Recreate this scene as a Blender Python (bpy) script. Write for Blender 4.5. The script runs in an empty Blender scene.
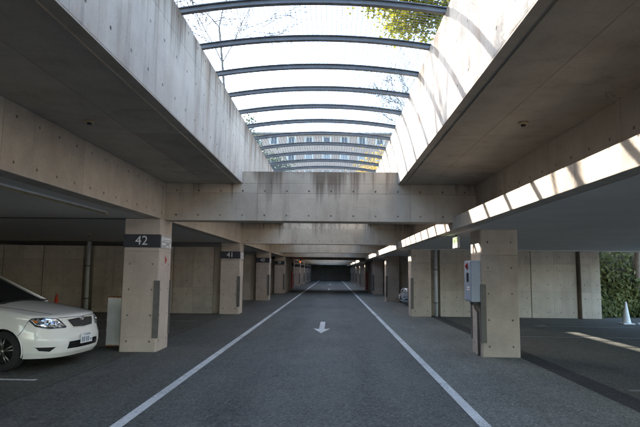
import bpy, math, random
from mathutils import Vector, Matrix
random.seed(7)
R = math.radians
SC = bpy.context.scene
COL = SC.collection

# ------------------------------------------------------------------ camera
CAMZ = 1.6
def camera():
    f, pi, ya, ro = 530.92, 0.1081, 0.0243, 0.0114
    F = Vector((-math.sin(ya) * math.cos(pi), math.cos(ya) * math.cos(pi), math.sin(pi)))
    Rr = Vector((math.cos(ya), math.sin(ya), 0))
    U = Rr.cross(F)
    R2 = Rr * math.cos(ro) + U * math.sin(ro)
    U2 = -Rr * math.sin(ro) + U * math.cos(ro)
    cd = bpy.data.cameras.new('camera')
    cd.sensor_width = 36; cd.lens = 36 * f / 640
    cd.clip_start = 0.05; cd.clip_end = 2000
    co = bpy.data.objects.new('camera', cd); COL.objects.link(co)
    m = Matrix((R2, U2, -F)).transposed().to_4x4()
    m.translation = Vector((0, 0, CAMZ))
    co.matrix_world = m
    SC.camera = co
camera()

# ------------------------------------------------------------------ light
SUN_TO = Vector((1, -0.74, -0.562)).normalized()      # direction the sunlight travels
el = math.asin(-SUN_TO.z)
world = bpy.data.worlds.new('World'); SC.world = world; world.use_nodes = True
wn = world.node_tree.nodes; wl = world.node_tree.links
sky = wn.new('ShaderNodeTexSky'); sky.sky_type = 'NISHITA'; sky.sun_disc = False
sky.sun_elevation = el
sky.sun_rotation = math.atan2(-SUN_TO.x, -SUN_TO.y)
sky.air_density = 1.0; sky.dust_density = 1.3; sky.ozone_density = 1.0
bg = wn['Background']; bg.inputs['Strength'].default_value = 0.15
wl.new(sky.outputs[0], bg.inputs['Color'])
sd = bpy.data.lights.new('sun', 'SUN'); sd.energy = 3.4; sd.angle = R(0.53); sd.color = (1, .93, .83)
so = bpy.data.objects.new('sun', sd); COL.objects.link(so)
so.rotation_euler = SUN_TO.to_track_quat('-Z', 'Y').to_euler(); so.location = (-30, 25, 40)
vs = SC.view_settings
vs.view_transform = 'Standard'; vs.look = 'None'; vs.gamma = 1; vs.use_curve_mapping = False
vs.exposure = 3.08
SC.render.engine = 'CYCLES'
cy = SC.cycles
cy.max_bounces = 12; cy.diffuse_bounces = 8; cy.glossy_bounces = 4; cy.transparent_max_bounces = 8
cy.use_denoising = True
try: cy.denoiser = 'OPENIMAGEDENOISE'
except Exception: pass
cy.sample_clamp_indirect = 8

# ------------------------------------------------------------------ materials
class NT:
    def __init__(s, name):
        s.m = bpy.data.materials.new(name); s.m.use_nodes = True
        s.t = s.m.node_tree; s.b = s.t.nodes['Principled BSDF']
    def n(s, typ, **kw):
        x = s.t.nodes.new('ShaderNode' + typ)
        for k, v in kw.items():
            if isinstance(k, str) and hasattr(x, k): setattr(x, k, v)
        return x
    def l(s, a, b): s.t.links.new(a, b)
    def val(s, sock, v):
        if hasattr(v, 'is_output') or hasattr(v, 'links'): s.l(v, sock)
        else: sock.default_value = v
    def math(s, op, a, b=0.0, c=0.0):
        x = s.n('Math', operation=op)
        s.val(x.inputs[0], a); s.val(x.inputs[1], b); s.val(x.inputs[2], c)
        return x.outputs[0]
    def ramp(s, fac, a, b, lo=0.0, hi=1.0):
        x = s.n('MapRange'); x.clamp = True
        s.val(x.inputs[0], fac); x.inputs[1].default_value = a; x.inputs[2].default_value = b
        x.inputs[3].default_value = lo; x.inputs[4].default_value = hi
        return x.outputs[0]
    def noise(s, vec, scale, detail=4, rough=.55, w=None):
        x = s.n('TexNoise'); x.inputs['Scale'].default_value = scale
        x.inputs['Detail'].default_value = detail; x.inputs['Roughness'].default_value = rough
        if vec is not None: s.l(vec, x.inputs['Vector'])
        return x.outputs[0]
    def scale(s, vec, v):
        x = s.n('Vectorhi') if False else s.n('VectorMath', operation='MULTIPLY')
        s.l(vec, x.inputs[0]); x.inputs[1].default_value = v
        return x.outputs[0]
    def mixc(s, fac, a, b, mode='MIX'):
        x = s.n('Mix'); x.data_type = 'RGBA'; x.blend_type = mode; x.clamp_result = False
        s.val(x.inputs[0], fac)
        for sock, v in ((x.inputs[6], a), (x.inputs[7], b)):
            if hasattr(v, 'links'): s.l(v, sock)
            else: sock.default_value = (*v, 1) if len(v) == 3 else v
        return x.outputs[2]
    def mulv(s, c, f):
        x = s.n('VectorMath', operation='SCALE')
        if hasattr(c, 'links'): s.l(c, x.inputs[0])
        else: x.inputs[0].default_value = c
        s.val(x.inputs[3], f)
        return x.outputs[0]
    def pos(s): return s.n('NewGeometry').outputs['Position']
    def bump(s, h, dist=.01, strength=1.0):
        x = s.n('Bump'); x.inputs['Distance'].default_value = dist; x.inputs['Strength'].default_value = strength
        s.l(h, x.inputs['Height']); s.l(x.outputs[0], s.b.inputs['Normal'])
    def set(s, **kw):
        for k, v in kw.items():
            sk = s.b.inputs[k.replace('_', ' ')]
            if hasattr(v, 'links'): s.l(v, sk)
            elif isinstance(v, tuple) and len(v) == 3: sk.default_value = (*v, 1)
            else: sk.default_value = v

def concrete(name, base, holes=True, lines=(1.8, .225, 1.0, .25), stain=0.35, topz=None, tint=(.27, .185, .125), crack=False):
    s = NT(name); P = s.pos()
    big = s.noise(P, .55, 5, .6); mid = s.noise(P, 3.2, 5, .6); fine = s.noise(P, 38, 4, .7)
    stre = s.noise(s.scale(P, (5.5, 5.5, .45)), 1.0, 4, .6)
    f = s.math('ADD', s.ramp(big, .3, .7, .84, 1.10), s.ramp(mid, .3, .7, -.08, .08))
    f = s.math('ADD', f, s.ramp(fine, .3, .7, -.07, .07))
    f = s.math('SUBTRACT', f, s.ramp(stre, .55, .8, 0, stain * .5))
    scuff = s.noise(s.scale(P, (1.3, 1.3, 15)), 1.0, 5, .7)
    f = s.math('SUBTRACT', f, s.ramp(scuff, .62, .72, 0, .16))
    pit = s.noise(P, 14, 5, .8)
    f = s.math('SUBTRACT', f, s.ramp(pit, .64, .74, 0, .22))
    uv = s.n('UVMap').outputs[0]
    sx = s.n('SeparateXYZ'); s.l(uv, sx.inputs[0]); u, v = sx.outputs[0], sx.outputs[1]
    h = s.math('MULTIPLY', fine, .25)
    # blow holes
    vor = s.n('TexVoronoi'); vor.inputs['Scale'].default_value = 13; s.l(P, vor.inputs['Vector'])
    bh = s.math('MULTIPLY', s.ramp(vor.outputs['Distance'], .05, .1, 1, 0), s.ramp(s.noise(P, 1.7, 2), .5, .62, 0, 1))
    f = s.math('SUBTRACT', f, s.math('MULTIPLY', bh, .3))
    if lines:
        pu = s.math('DIVIDE', s.math('ADD', u, lines[1]), lines[0]); pv = s.math('DIVIDE', s.math('ADD', v, lines[3]), lines[2])
        cu = s.math('ABSOLUTE', s.math('SUBTRACT', s.math('FRACT', pu), .5))
        cv = s.math('ABSOLUTE', s.math('SUBTRACT', s.math('FRACT', pv), .5))
        lu = s.ramp(cu, .5 - .008 / lines[0], .5 - .0035 / lines[0], 0, 1); lv = s.ramp(cv, .5 - .008 / lines[2], .5 - .0035 / lines[2], 0, 1)
        ln = s.math('MAXIMUM', lu, lv)
        cb = s.n('CombineXYZ'); s.l(s.math('FLOOR', pu), cb.inputs[0]); s.l(s.math('FLOOR', pv), cb.inputs[1])
        oi = s.n('ObjectInfo').outputs['Random']; s.l(oi, cb.inputs[2])
        wnz = s.n('TexWhiteNoise'); s.l(cb.outputs[0], wnz.inputs[0])
        f = s.math('MULTIPLY', f, s.ramp(wnz.outputs[0], 0, 1, .86, 1.07))
        f = s.math('MULTIPLY', f, s.math('SUBTRACT', 1, s.math('MULTIPLY', s.math('MULTIPLY', ln, s.ramp(mid, .35, .6, .15, 1)), .36)))
        h = s.math('SUBTRACT', h, s.math('MULTIPLY', ln, .8))
    col = s.mulv(base, f)
    warm = s.ramp(s.noise(s.scale(P, (2.2, 2.2, .5)), 1.0, 4), .48, .72, 0, 1)
    col = s.mixc(s.math('MULTIPLY', warm, min(stain * .75, .6)), col, s.mulv(tint, f))
    if crack:
        wz = s.n('TexNoise'); wz.inputs['Scale'].default_value = 2.2; wz.inputs['Detail'].default_value = 6; s.l(P, wz.inputs['Vector'])
        wv = s.n('VectorMath', operation='ADD'); s.l(P, wv.inputs[0]); s.l(wz.outputs['Color'], wv.inputs[1])
        cv_ = s.n('TexVoronoi'); cv_.feature = 'DISTANCE_TO_EDGE'; cv_.inputs['Scale'].default_value = .55; s.l(wv.outputs[0], cv_.inputs['Vector'])
        cm = s.math('MULTIPLY', s.ramp(cv_.outputs['Distance'], .002, .007, 1, 0), s.ramp(s.noise(P, .8, 3), .45, .6, 0, .38))
        col = s.mixc(cm, col, (.07, .058, .045))
        halo = s.math('MULTIPLY', s.ramp(cv_.outputs['Distance'], .0, .07, 1, 0), s.ramp(s.noise(P, 1.1, 4), .5, .65, 0, .35))
        col = s.mixc(halo, col, (.20, .17, .135))
    if topz is not None:
        sp = s.n('SeparateXYZ'); s.l(P, sp.inputs[0])
        dn = s.math('SUBTRACT', topz, sp.outputs[2])
        run = s.noise(s.scale(P, (9, 9, .12)), 1.0, 5, .65)
        run2 = s.noise(s.scale(P, (1.6, 1.6, .2)), 1.0, 3, .6)
        lim = s.ramp(s.math('ADD', run, s.math('MULTIPLY', run2, 1.1)), .89, 1.36, -.06, .86)
        mk = s.math('MULTIPLY', s.ramp(s.math('SUBTRACT', lim, dn), -.05, .4, 0, 1), s.ramp(fine, .3, .6, .8, 1))
        mk = s.math('MAXIMUM', mk, s.math('MULTIPLY', s.ramp(s.math('ADD', dn, s.ramp(mid, .3, .7, -.05, .05)), .0, .06, .75, 0), s.ramp(run2, .4, .6, .3, 1)))
        col = s.mixc(s.math('MULTIPLY', mk, .78), col, (.085, .055, .034))
    if holes:
        du = s.math('MULTIPLY', s.math('SUBTRACT', s.math('FRACT', s.math('ADD', s.math('DIVIDE', u, .45), .5)), .5), .45)
        dv = s.math('MULTIPLY', s.math('SUBTRACT', s.math('FRACT', s.math('ADD', s.math('DIVIDE', v, .5), .5)), .5), .5)
        d = s.math('SQRT', s.math('ADD', s.math('MULTIPLY', du, du), s.math('MULTIPLY', dv, dv)))
        hm = s.ramp(d, .014, .021, 1, 0)
        cb2 = s.n('CombineXYZ'); s.l(s.math('FLOOR', s.math('ADD', s.math('DIVIDE', u, .45), .5)), cb2.inputs[0])
        s.l(s.math('FLOOR', s.math('ADD', s.math('DIVIDE', v, .5), .5)), cb2.inputs[1])
        w2 = s.n('TexWhiteNoise'); s.l(cb2.outputs[0], w2.inputs[0])
        hm = s.math('MULTIPLY', hm, s.ramp(w2.outputs[0], 0, 1, .55, .95))
        col = s.mixc(hm, col, (.03, .026, .023))
        h = s.math('SUBTRACT', h, s.math('MULTIPLY', hm, 2))
    s.set(Base_Color=col, Roughness=.82)
    s.b.inputs['Specular IOR Level'].default_value = .3
    s.bump(h, .006, .6)
    return s.m

def plain(name, base, rough=.5, metal=0.0, var=.12, coat=0.0, nscale=6.0, spec=.5, bump=0.0):
    s = NT(name); P = s.n('TexCoord').outputs['Object']
    nz = s.noise(P, nscale, 5, .6)
    s.set(Base_Color=s.mulv(base, s.ramp(nz, .3, .7, 1 - var, 1 + var)), Roughness=rough if coat else s.ramp(s.noise(P, nscale * 2.3, 3), .3, .7, max(rough - .06, .02), min(rough + .08, 1)), Metallic=metal)
    s.b.inputs['Coat Weight'].default_value = coat; s.b.inputs['Coat Roughness'].default_value = .04
    s.b.inputs['Specular IOR Level'].default_value = spec
    if bump: s.bump(s.noise(P, nscale * 6, 4), bump, .6)
    return s.m

def asphalt(name, base, stain=.35, tint=(.035, .031, .026), tracks=False):
    s = NT(name); P = s.pos()
    big = s.noise(P, .35, 6, .6); mid = s.noise(P, 2.0, 5, .6)
    vor = s.n('TexVoronoi'); vor.inputs['Scale'].default_value = 48; s.l(P, vor.inputs['Vector'])
    sp = s.n('SeparateColor'); s.l(vor.outputs['Color'], sp.inputs[0])
    f = s.math('ADD', s.ramp(big, .3, .7, .85, 1.12), s.ramp(mid, .3, .7, -.12, .12))
    f = s.math('ADD', f, s.ramp(sp.outputs[0], 0, 1, -.34, .42))
    f = s.math('ADD', f, s.ramp(s.noise(P, 24, 3, .7), .3, .7, -.2, .2))
    f = s.math('ADD', f, s.ramp(s.noise(s.scale(P, (1.0, .22, 1.0)), 1.6, 5, .65), .3, .7, -.13, .13))
    f = s.math('ADD', f, s.ramp(s.noise(P, 9, 3, .6), .3, .7, -.1, .1))
    # pale grit worn out of the binder, tyre-polished tracks and oil spots
    f = s.math('ADD', f, s.math('MULTIPLY', s.ramp(sp.outputs[1], .86, .93, 0, 1), .55))
    if tracks:
        spx = s.n('SeparateXYZ'); s.l(P, spx.inputs[0])
        wob_ = s.math('ADD', spx.outputs[0], s.ramp(s.noise(s.scale(P, (0, .25, 0)), 1.0, 2), .3, .7, -.25, .25))
        for x0 in (-1.1, .55):
            d_ = s.math('ABSOLUTE', s.math('SUBTRACT', wob_, x0))
            f = s.math('SUBTRACT', f, s.math('MULTIPLY', s.ramp(d_, .12, .5, 1, 0), s.ramp(s.noise(s.scale(P, (2, .3, 1)), 1.2, 4), .35, .65, .06, .26)))
    drip = s.n('TexVoronoi'); drip.inputs['Scale'].default_value = 1.35; s.l(P, drip.inputs['Vector'])
    dsp = s.n('SeparateColor'); s.l(drip.outputs['Color'], dsp.inputs[0])
    dm = s.math('MULTIPLY', s.ramp(s.math('ADD', drip.outputs['Distance'], s.ramp(s.noise(P, 9, 3), .3, .7, -.06, .06)), .05, .12, 1, 0), s.ramp(dsp.outputs[0], .62, .8, 0, .75))
    oil = s.math('MULTIPLY', s.ramp(s.noise(P, .9, 4, .7), .58, .72, 0, 1), stain)
    col = s.mixc(oil, s.mulv(base, f), s.mulv(tint, f))
    col = s.mixc(dm, col, (.022, .021, .02))
    crk = s.n('TexVoronoi'); crk.feature = 'DISTANCE_TO_EDGE'; crk.inputs['Scale'].default_value = .32
    wob = s.n('VectorMath', operation='ADD'); s.l(P, wob.inputs[0])
    wz = s.n('TexNoise'); wz.inputs['Scale'].default_value = 1.3; wz.inputs['Detail'].default_value = 5; s.l(P, wz.inputs['Vector'])
    s.l(wz.outputs['Color'], wob.inputs[1]); s.l(wob.outputs[0], crk.inputs['Vector'])
    ck = s.math('MULTIPLY', s.ramp(crk.outputs['Distance'], .0015, .004, 1, 0), s.ramp(s.noise(P, .3, 3), .52, .6, 0, .6))
    col = s.mixc(ck, col, (.012, .011, .01))
    s.set(Base_Color=col, Roughness=s.ramp(mid, .3, .7, .68, .88))
    s.b.inputs['Specular IOR Level'].default_value = .35
    s.bump(s.math('ADD', s.math('MULTIPLY', vor.outputs['Distance'], -.6), s.noise(P, 60, 3, .7)), .006, .7)
    return s.m

def paint_mark(name, base=(.74, .74, .71)):
    s = NT(name); P = s.pos()
    wear = s.ramp(s.math('ADD', s.noise(P, 30, 5, .75), s.math('MULTIPLY', s.noise(P, 2.2, 3), .5)), .72, .98, 0, .85)
    s.set(Base_Color=s.mixc(wear, s.mulv(base, s.ramp(s.noise(P, 1.1, 3), .3, .7, .8, 1.1)), (.12, .12, .118)), Roughness=.75)
    s.bump(s.noise(P, 60, 3, .7), .004, .5)
    return s.m

CONC = (.465, .408, .342)
M = dict(
    conc=concrete('concrete', CONC),
    column=concrete('column_concrete', (.492, .416, .347), lines=(1.8, .225, 2.0, .25), stain=.2),
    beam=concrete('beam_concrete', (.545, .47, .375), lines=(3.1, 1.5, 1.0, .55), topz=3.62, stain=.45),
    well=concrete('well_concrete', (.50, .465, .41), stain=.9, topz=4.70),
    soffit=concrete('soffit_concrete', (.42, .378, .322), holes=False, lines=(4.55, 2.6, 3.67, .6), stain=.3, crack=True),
    ceil=plain('painted_ceiling', (.55, .525, .49), .85, var=.06, nscale=1.2, spec=.2),
    asph=asphalt('asphalt', (.104, .104, .092), tracks=True),
    asph_bay=asphalt('asphalt_bay', (.094, .092, .078), .7),
    asph_pale=asphalt('asphalt_apron', (.152, .154, .136), .3),
    bounce_yard=asphalt('bounce_paving', (.30, .29, .27), .2),
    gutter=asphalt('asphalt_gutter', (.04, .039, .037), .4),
    line=paint_mark('road_paint'), faded=paint_mark('faded_road_paint', (.30, .295, .28)),
    steel=plain('hoop_steel', (.13, .135, .145), .5, .3, .2, bump=.0015),
    wire=plain('wire_steel', (.16, .165, .17), .5, .5, .05),
    guard=plain('guard_steel', (.115, .108, .10), .5, .25, .2, nscale=9),
    band=plain('sign_band_paint', (.022, .024, .034), .45, var=.15),
    white=plain('white_print', (.8, .8, .8), .6, var=.06),
    plate=plain('aluminium_plate', (.42, .43, .45), .35, .5, .25, nscale=14),
    red=plain('red_paint', (.42, .02, .016), .4, var=.15),
    redcone=plain('orange_cone_plastic', (.55, .05, .02), .5, var=.15),
    whitecone=plain('white_cone_plastic', (.72, .74, .77), .45, var=.1),
    black=plain('black_plastic', (.015, .015, .016), .45, var=.2),
    rubber=plain('tyre_rubber', (.018, .018, .018), .8, var=.25, nscale=20),
    cabinet=plain('cabinet_paint', (.30, .345, .41), .42, .1, .08, nscale=3),
    pipe=plain('pipe_paint', (.46, .47, .48), .5, .1, .1),
    brass=plain('detector_beige', (.46, .36, .22), .5, var=.1),
    conduit=plain('conduit_yellow_steel', (.36, .30, .16), .45, .3, .2),
    paintW=plain('car_paint_white', (.84, .82, .77), .3, 0, .02, coat=1.0),
    paintS=plain('car_paint_silver', (.36, .42, .50), .3, .55, .03, coat=1.0),
    glass=plain('dark_glass', (.006, .006, .007), .08, 0, .05, coat=.2, spec=.3),
    chrome=plain('chrome', (.75, .75, .77), .12, 1.0, .05),
    rim=plain('alloy_rim', (.30, .29, .26), .3, .85, .15),
    hub=plain('rim_dark', (.04, .04, .04), .4, .5, .2),
    amber=plain('amber_lens', (.6, .16, .02), .2, coat=1),
    earth=plain('soil', (.09, .075, .05), .95, var=.35, nscale=1.5),
    grass=plain('grass_ground', (.09, .11, .045), .95, var=.35, nscale=.8),
    bark=plain('bark', (.10, .085, .07), .9, var=.35, nscale=9),
    bark2=plain('bark_brown', (.12, .09, .062), .9, var=.35, nscale=9),
    roofc=plain('building_roof', (.22, .2, .19), .9, var=.1),
    frame=plain('window_frame', (.55, .54, .52), .6, var=.1),
    pane=plain('window_pane', (.06, .07, .085), .15, var=.3, nscale=.4),
    blind=plain('window_blind', (.42, .45, .50), .5, var=.2, nscale=.4),
    exitw=None,
)
def box_white():
    s = NT('rusty_white_box'); P = s.n('TexCoord').outputs['Generated']
    sp = s.n('SeparateXYZ'); s.l(P, sp.inputs[0])
    e = s.math('MAXIMUM', s.ramp(sp.outputs[2], .94, 1.0, 0, 1), s.ramp(sp.outputs[2], 0, .07, 1, 0))
    e = s.math('MAXIMUM', e, s.ramp(sp.outputs[0], 0, .09, .75, 0))
    nz = s.noise(s.pos(), 16, 5, .7)
    rust = s.ramp(s.math('ADD', e, nz), .98, 1.22, 0, 1)
    nz2 = s.noise(s.pos(), 3, 4, .6)
    s.set(Base_Color=s.mixc(rust, s.mulv((.74, .75, .74), s.ramp(nz2, .3, .7, .85, 1.1)), (.30, .10, .025)), Roughness=.5)
    return s.m
M['box'] = box_white()
def facade_mat():
    s = NT('facade_tile'); P = s.pos()
    course = s.noise(s.scale(P, (.6, .6, 7)), 1.0, 3)
    s.set(Base_Color=s.mixc(s.ramp(s.math('ADD', s.math('MULTIPLY', s.noise(P, 2.5, 5, .7), .6), s.math('MULTIPLY', course, .4)), .35, .65, 0, 1), (.34, .245, .20), (.50, .40, .35)), Roughness=.9)
    return s.m
M['facade'] = facade_mat()
def leaf_mat(name, a, b, trans=.35):
    s = NT(name)
    oi = s.noise(s.pos(), 1.1, 2); nz = s.noise(s.pos(), 7, 2)
    f = s.ramp(s.math('ADD', s.math('MULTIPLY', oi, .6), s.math('MULTIPLY', nz, .5)), .4, .7, 0, 1)
    c = s.mixc(f, a, b)
    s.set(Base_Color=c, Roughness=.55)
    s.b.inputs['Specular IOR Level'].default_value = .3
    tr = s.n('BsdfTranslucent'); s.l(c, tr.inputs['Color'])
    mx = s.n('MixShader'); mx.inputs[0].default_value = trans
    s.l(s.b.outputs[0], mx.inputs[1]); s.l(tr.outputs[0], mx.inputs[2])
    s.l(mx.outputs[0], s.t.nodes['Material Output'].inputs['Surface'])
    return s.m
M['leaf_y'] = leaf_mat('leaf_yellow_green', (.15, .17, .012), (.30, .26, .015), .5)
M['leaf_gold'] = leaf_mat('leaf_gold', (.42, .28, .015), (.55, .36, .02), .4)
M['leaf_g'] = leaf_mat('leaf_green', (.03, .055, .012), (.075, .10, .03), .25)
M['leaf_ivy'] = leaf_mat('leaf_ivy', (.045, .065, .018), (.24, .25, .085), .3)
def emit(name, c, e):
    s = NT(name); s.set(Base_Color=c); s.b.inputs['Emission Color'].default_value = (*c, 1); s.b.inputs['Emission Strength'].default_value = e
    return s.m
M['redlamp'] = emit('red_alarm_lamp', (1, .13, .03), .4)
M['exitw'] = emit('exit_sign_panel', (.70, .72, .42), .18)
M['exitg'] = emit('exit_sign_green', (.01, .28, .08), .12)
def lens_mat():
    s = NT('headlight_reflector'); P = s.n('TexCoord').outputs['Object']
    v = s.n('TexVoronoi'); v.inputs['Scale'].default_value = 17; s.l(P, v.inputs['Vector'])
    sp = s.n('SeparateColor'); s.l(v.outputs['Color'], sp.inputs[0])
    s.set(Base_Color=s.mixc(s.ramp(sp.outputs[0], .35, .65, 0, 1), (.12, .12, .13), (.85, .86, .9)), Metallic=.85, Roughness=.12)
    s.b.inputs['Coat Weight'].default_value = 1
    s.bump(sp.outputs[1], .02, .9)
    return s.m
M['lens'] = lens_mat()

# ------------------------------------------------------------------ mesh helpers
class MB:
    def __init__(s): s.v = []; s.f = []; s.uv = []
    def quad(s, pts, uvs=None):
        i = len(s.v); s.v += [tuple(p) for p in pts]; s.f.append(tuple(range(i, i + len(pts))))
        s.uv += list(uvs) if uvs else [(0, 0)] * len(pts)
        return s
    def box(s, x0, x1, y0, y1, z0, z1, uo=0.0, vo=0.0, uy=None, vs=None):
        uy = uo if uy is None else uy
        X, Y, Z = (x0, x1), (y0, y1), (z0, z1)
        def q(pts, ax):
            uvs = []
            for p in pts:
                if ax == 0: uvs.append((p[1] - uy, p[2] - vo))
                elif ax == 1: uvs.append((p[0] - uo, p[2] - vo))
                else: uvs.append((p[0] - uo, p[1] - uy))
            s.quad(pts, uvs)
        q([(x0, y1, z0), (x0, y0, z0), (x0, y0, z1), (x0, y1, z1)], 0)
        q([(x1, y0, z0), (x1, y1, z0), (x1, y1, z1), (x1, y0, z1)], 0)
        q([(x0, y0, z0), (x1, y0, z0), (x1, y0, z1), (x0, y0, z1)], 1)
        q([(x1, y1, z0), (x0, y1, z0), (x0, y1, z1), (x1, y1, z1)], 1)
        q([(x0, y1, z0), (x1, y1, z0), (x1, y0, z0), (x0, y0, z0)], 2)
        q([(x0, y0, z1), (x1, y0, z1), (x1, y1, z1), (x0, y1, z1)], 2)
        return s
    def tube(s, pts, rad, n=6, cap=True):
        rads = rad if isinstance(rad, (list, tuple)) else [rad] * len(pts)
        pts = [Vector(p) for p in pts]; base = len(s.v); up = None
        for k, p in enumerate(pts):
            d = (pts[min(k + 1, len(pts) - 1)] - pts[max(k - 1, 0)])
            d = d.normalized() if d.length > 1e-9 else Vector((0, 0, 1))
            a = d.cross(Vector((0, 0, 1)) if abs(d.z) < .9 else Vector((1, 0, 0))) if up is None else up - d * up.dot(d)
            a.normalize(); up = a; b = d.cross(a)
            for j in range(n):
                t = 2 * math.pi * j / n
                s.v.append(tuple(p + (a * math.cos(t) + b * math.sin(t)) * rads[k]))
        for k in range(len(pts) - 1):
            for j in range(n):
                o = base + k * n
                s.f.append((o + j, o + (j + 1) % n, o + n + (j + 1) % n, o + n + j)); s.uv += [(0, 0)] * 4
        if cap and n > 2:
            s.f.append(tuple(base + j for j in reversed(range(n)))); s.uv += [(0, 0)] * n
            o = base + (len(pts) - 1) * n
            s.f.append(tuple(o + j for j in range(n))); s.uv += [(0, 0)] * n
        return s
    def lathe(s, prof, n=24, c=(0, 0, 0), axis='z', cap=True):
        base = len(s.v)
        for (r, z) in prof:
            for j in range(n):
                t = 2 * math.pi * j / n
                a, b = r * math.cos(t), r * math.sin(t)
                p = (a, b, z) if axis == 'z' else (a, z, b)
                s.v.append((p[0] + c[0], p[1] + c[1], p[2] + c[2]))
        for k in range(len(prof) - 1):
            for j in range(n):
                o = base + k * n
                q = (o + j, o + (j + 1) % n, o + n + (j + 1) % n, o + n + j)
                s.f.append(q if axis == 'z' else q[::-1]); s.uv += [(0, 0)] * 4
        for k, rev in ((0, True), (len(prof) - 1, False)):
            if cap and prof[k][0] > 1e-6:
                idx = [base + k * n + j for j in range(n)]
                if rev != (axis != 'z'): idx = idx[::-1]
                s.f.append(tuple(idx)); s.uv += [(0, 0)] * n
        return s
    def build(s, name, mat, parent=None, smooth=False, bevel=0.0, loc=None):
        me = bpy.data.meshes.new(name); me.from_pydata(s.v, [], s.f)
        ul = me.uv_layers.new(name='UVMap')
        if len(s.uv) == len(me.loops):
            flat = [c for p in s.uv for c in p]; ul.data.foreach_set('uv', flat)
        if mat is not None: me.materials.append(mat if not isinstance(mat, str) else M[mat])
        if smooth:
            me.polygons.foreach_set('use_smooth', [True] * len(me.polygons))
        me.update()
        o = bpy.data.objects.new(name, me); COL.objects.link(o)
        if parent is not None: o.parent = parent
        if loc is not None: o.location = loc
        if bevel:
            # weld the separate faces of boxes first so that edges can be bevelled
            w = o.modifiers.new('weld', 'WELD'); w.merge_threshold = .0004
            b = o.modifiers.new('bevel', 'BEVEL'); b.width = bevel; b.segments = 2; b.limit_method = 'ANGLE'; b.angle_limit = R(50)
        return o

def tag(o, label=None, cat=None, group=None, kind=None):
    if label: o['label'] = label
    if cat: o['category'] = cat
    if group: o['group'] = group
    if kind: o['kind'] = kind
    return o
def empty(name, loc, rz=0):
    o = bpy.data.objects.new(name, None); COL.objects.link(o); o.location = loc; o.rotation_euler = (0, 0, rz); o.empty_display_size = .2
    return o
def struct(name, mb, mat, label, bevel=0.0):
    return tag(mb.build(name, mat, bevel=bevel), label, None, None, 'structure')
def text_mesh(txt, size):
    cu = bpy.data.curves.new('number', 'FONT'); cu.body = txt; cu.size = size; cu.align_x = 'CENTER'; cu.align_y = 'CENTER'
    cu.extrude = .002; cu.offset = -.001; cu.resolution_u = 4
    o = bpy.data.objects.new('number', cu); COL.objects.link(o)
    dg = bpy.context.evaluated_depsgraph_get()
    me = bpy.data.meshes.new_from_object(o.evaluated_get(dg))
    bpy.data.objects.remove(o); bpy.data.curves.remove(cu)
    me.name = 'number'
    return me

# ------------------------------------------------------------------ dimensions (metres, camera over 0,0)
CL, CR, CW, CD = -3.413, 2.885, .724, .745      # lane-side column planes, column width / depth
Y1, P = 10.443, 9.183
ROW = lambda k: Y1 + P * k
ZBL, ZBR, ZE, XE = 2.600, 2.449, 2.703, 2.404
ZS, WL, WR, ZT = 3.356, -1.847, 1.314, 4.677
ZX, BY, BT = 2.598, .221, .45                     # cross beam underside, its setback, thickness
YB, YEND = -9.0, 92.5
GZ = 4.30
WELLS = [(YB + .3, ROW(3)), (ROW(4) + .25, ROW(8) + 3.0)]
XOUT, XLEFT = 12.2, -14.0

# ------------------------------------------------------------------ floor
fl = MB()
fl.quad([(-60, -120, 0), (60, -120, 0), (60, 140, 0), (-60, 140, 0)])
struct('floor', fl, 'asph_bay', 'dark worn asphalt floor of the parking bays')
JOINTS = [(max(ROW(k) + .02, YB), min(ROW(k + 2) - .02, YEND)) for k in range(-3, 9, 2)]
f2 = MB()
for y0, y1 in JOINTS:
    f2.quad([(-3.825, y0, .004), (1.66, y0, .004), (1.66, y1, .004), (-3.825, y1, .004)])
struct('driving_lane', f2, 'asph', 'grey asphalt driving lane running to the far end wall')
f3 = MB()
for y0, y1 in JOINTS:
    f3.quad([(1.661, y0, .0042), (3.60, y0, .0042), (3.60, y1, .0042), (1.661, y1, .0042)])
struct('pavement', f3, 'asph_pale', 'paler paved strip between the right lane line and the gutter')
g = MB(); g.quad([(3.60, YB, .006), (3.97, YB, .006), (3.97, YEND, .006), (3.60, YEND, .006)])
struct('gutter', g, 'gutter', 'dark gutter strip along the right row of columns')
sj = MB(); sj.quad([(-3.845, YB, .005), (-3.825, YB, .005), (-3.825, YEND, .005), (-3.845, YEND, .005)])
struct('floor_joint', sj, 'gutter', 'thin dark floor joint along the left row of columns')

def line_thing(name, x0, x1, segs, label):
    root = empty(name, ((x0 + x1) / 2, segs[0][0], 0)); tag(root, label, 'lane line', None)
    for a, b in segs:
        m = MB(); n = max(1, int((b - a) / 1.5)); cx = (x0 + x1) / 2; oy = segs[0][0]
        for i in range(n):
            ya, yb = a + (b - a) * i / n, a + (b - a) * (i + 1) / n
            m.quad([(x0 - cx, ya - oy, .009), (x1 - cx, ya - oy, .009), (x1 - cx, yb - oy, .009), (x0 - cx, yb - oy, .009)])
        m.build('line_segment', 'line', root)
segs = [(a + .08, b - .08) for a, b in JOINTS]
line_thing('lane_line', -2.245, -2.12, segs, 'long white line painted along the left edge of the driving lane')
line_thing('lane_line', 1.552, 1.675, segs, 'long white line painted along the right edge of the driving lane')

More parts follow.
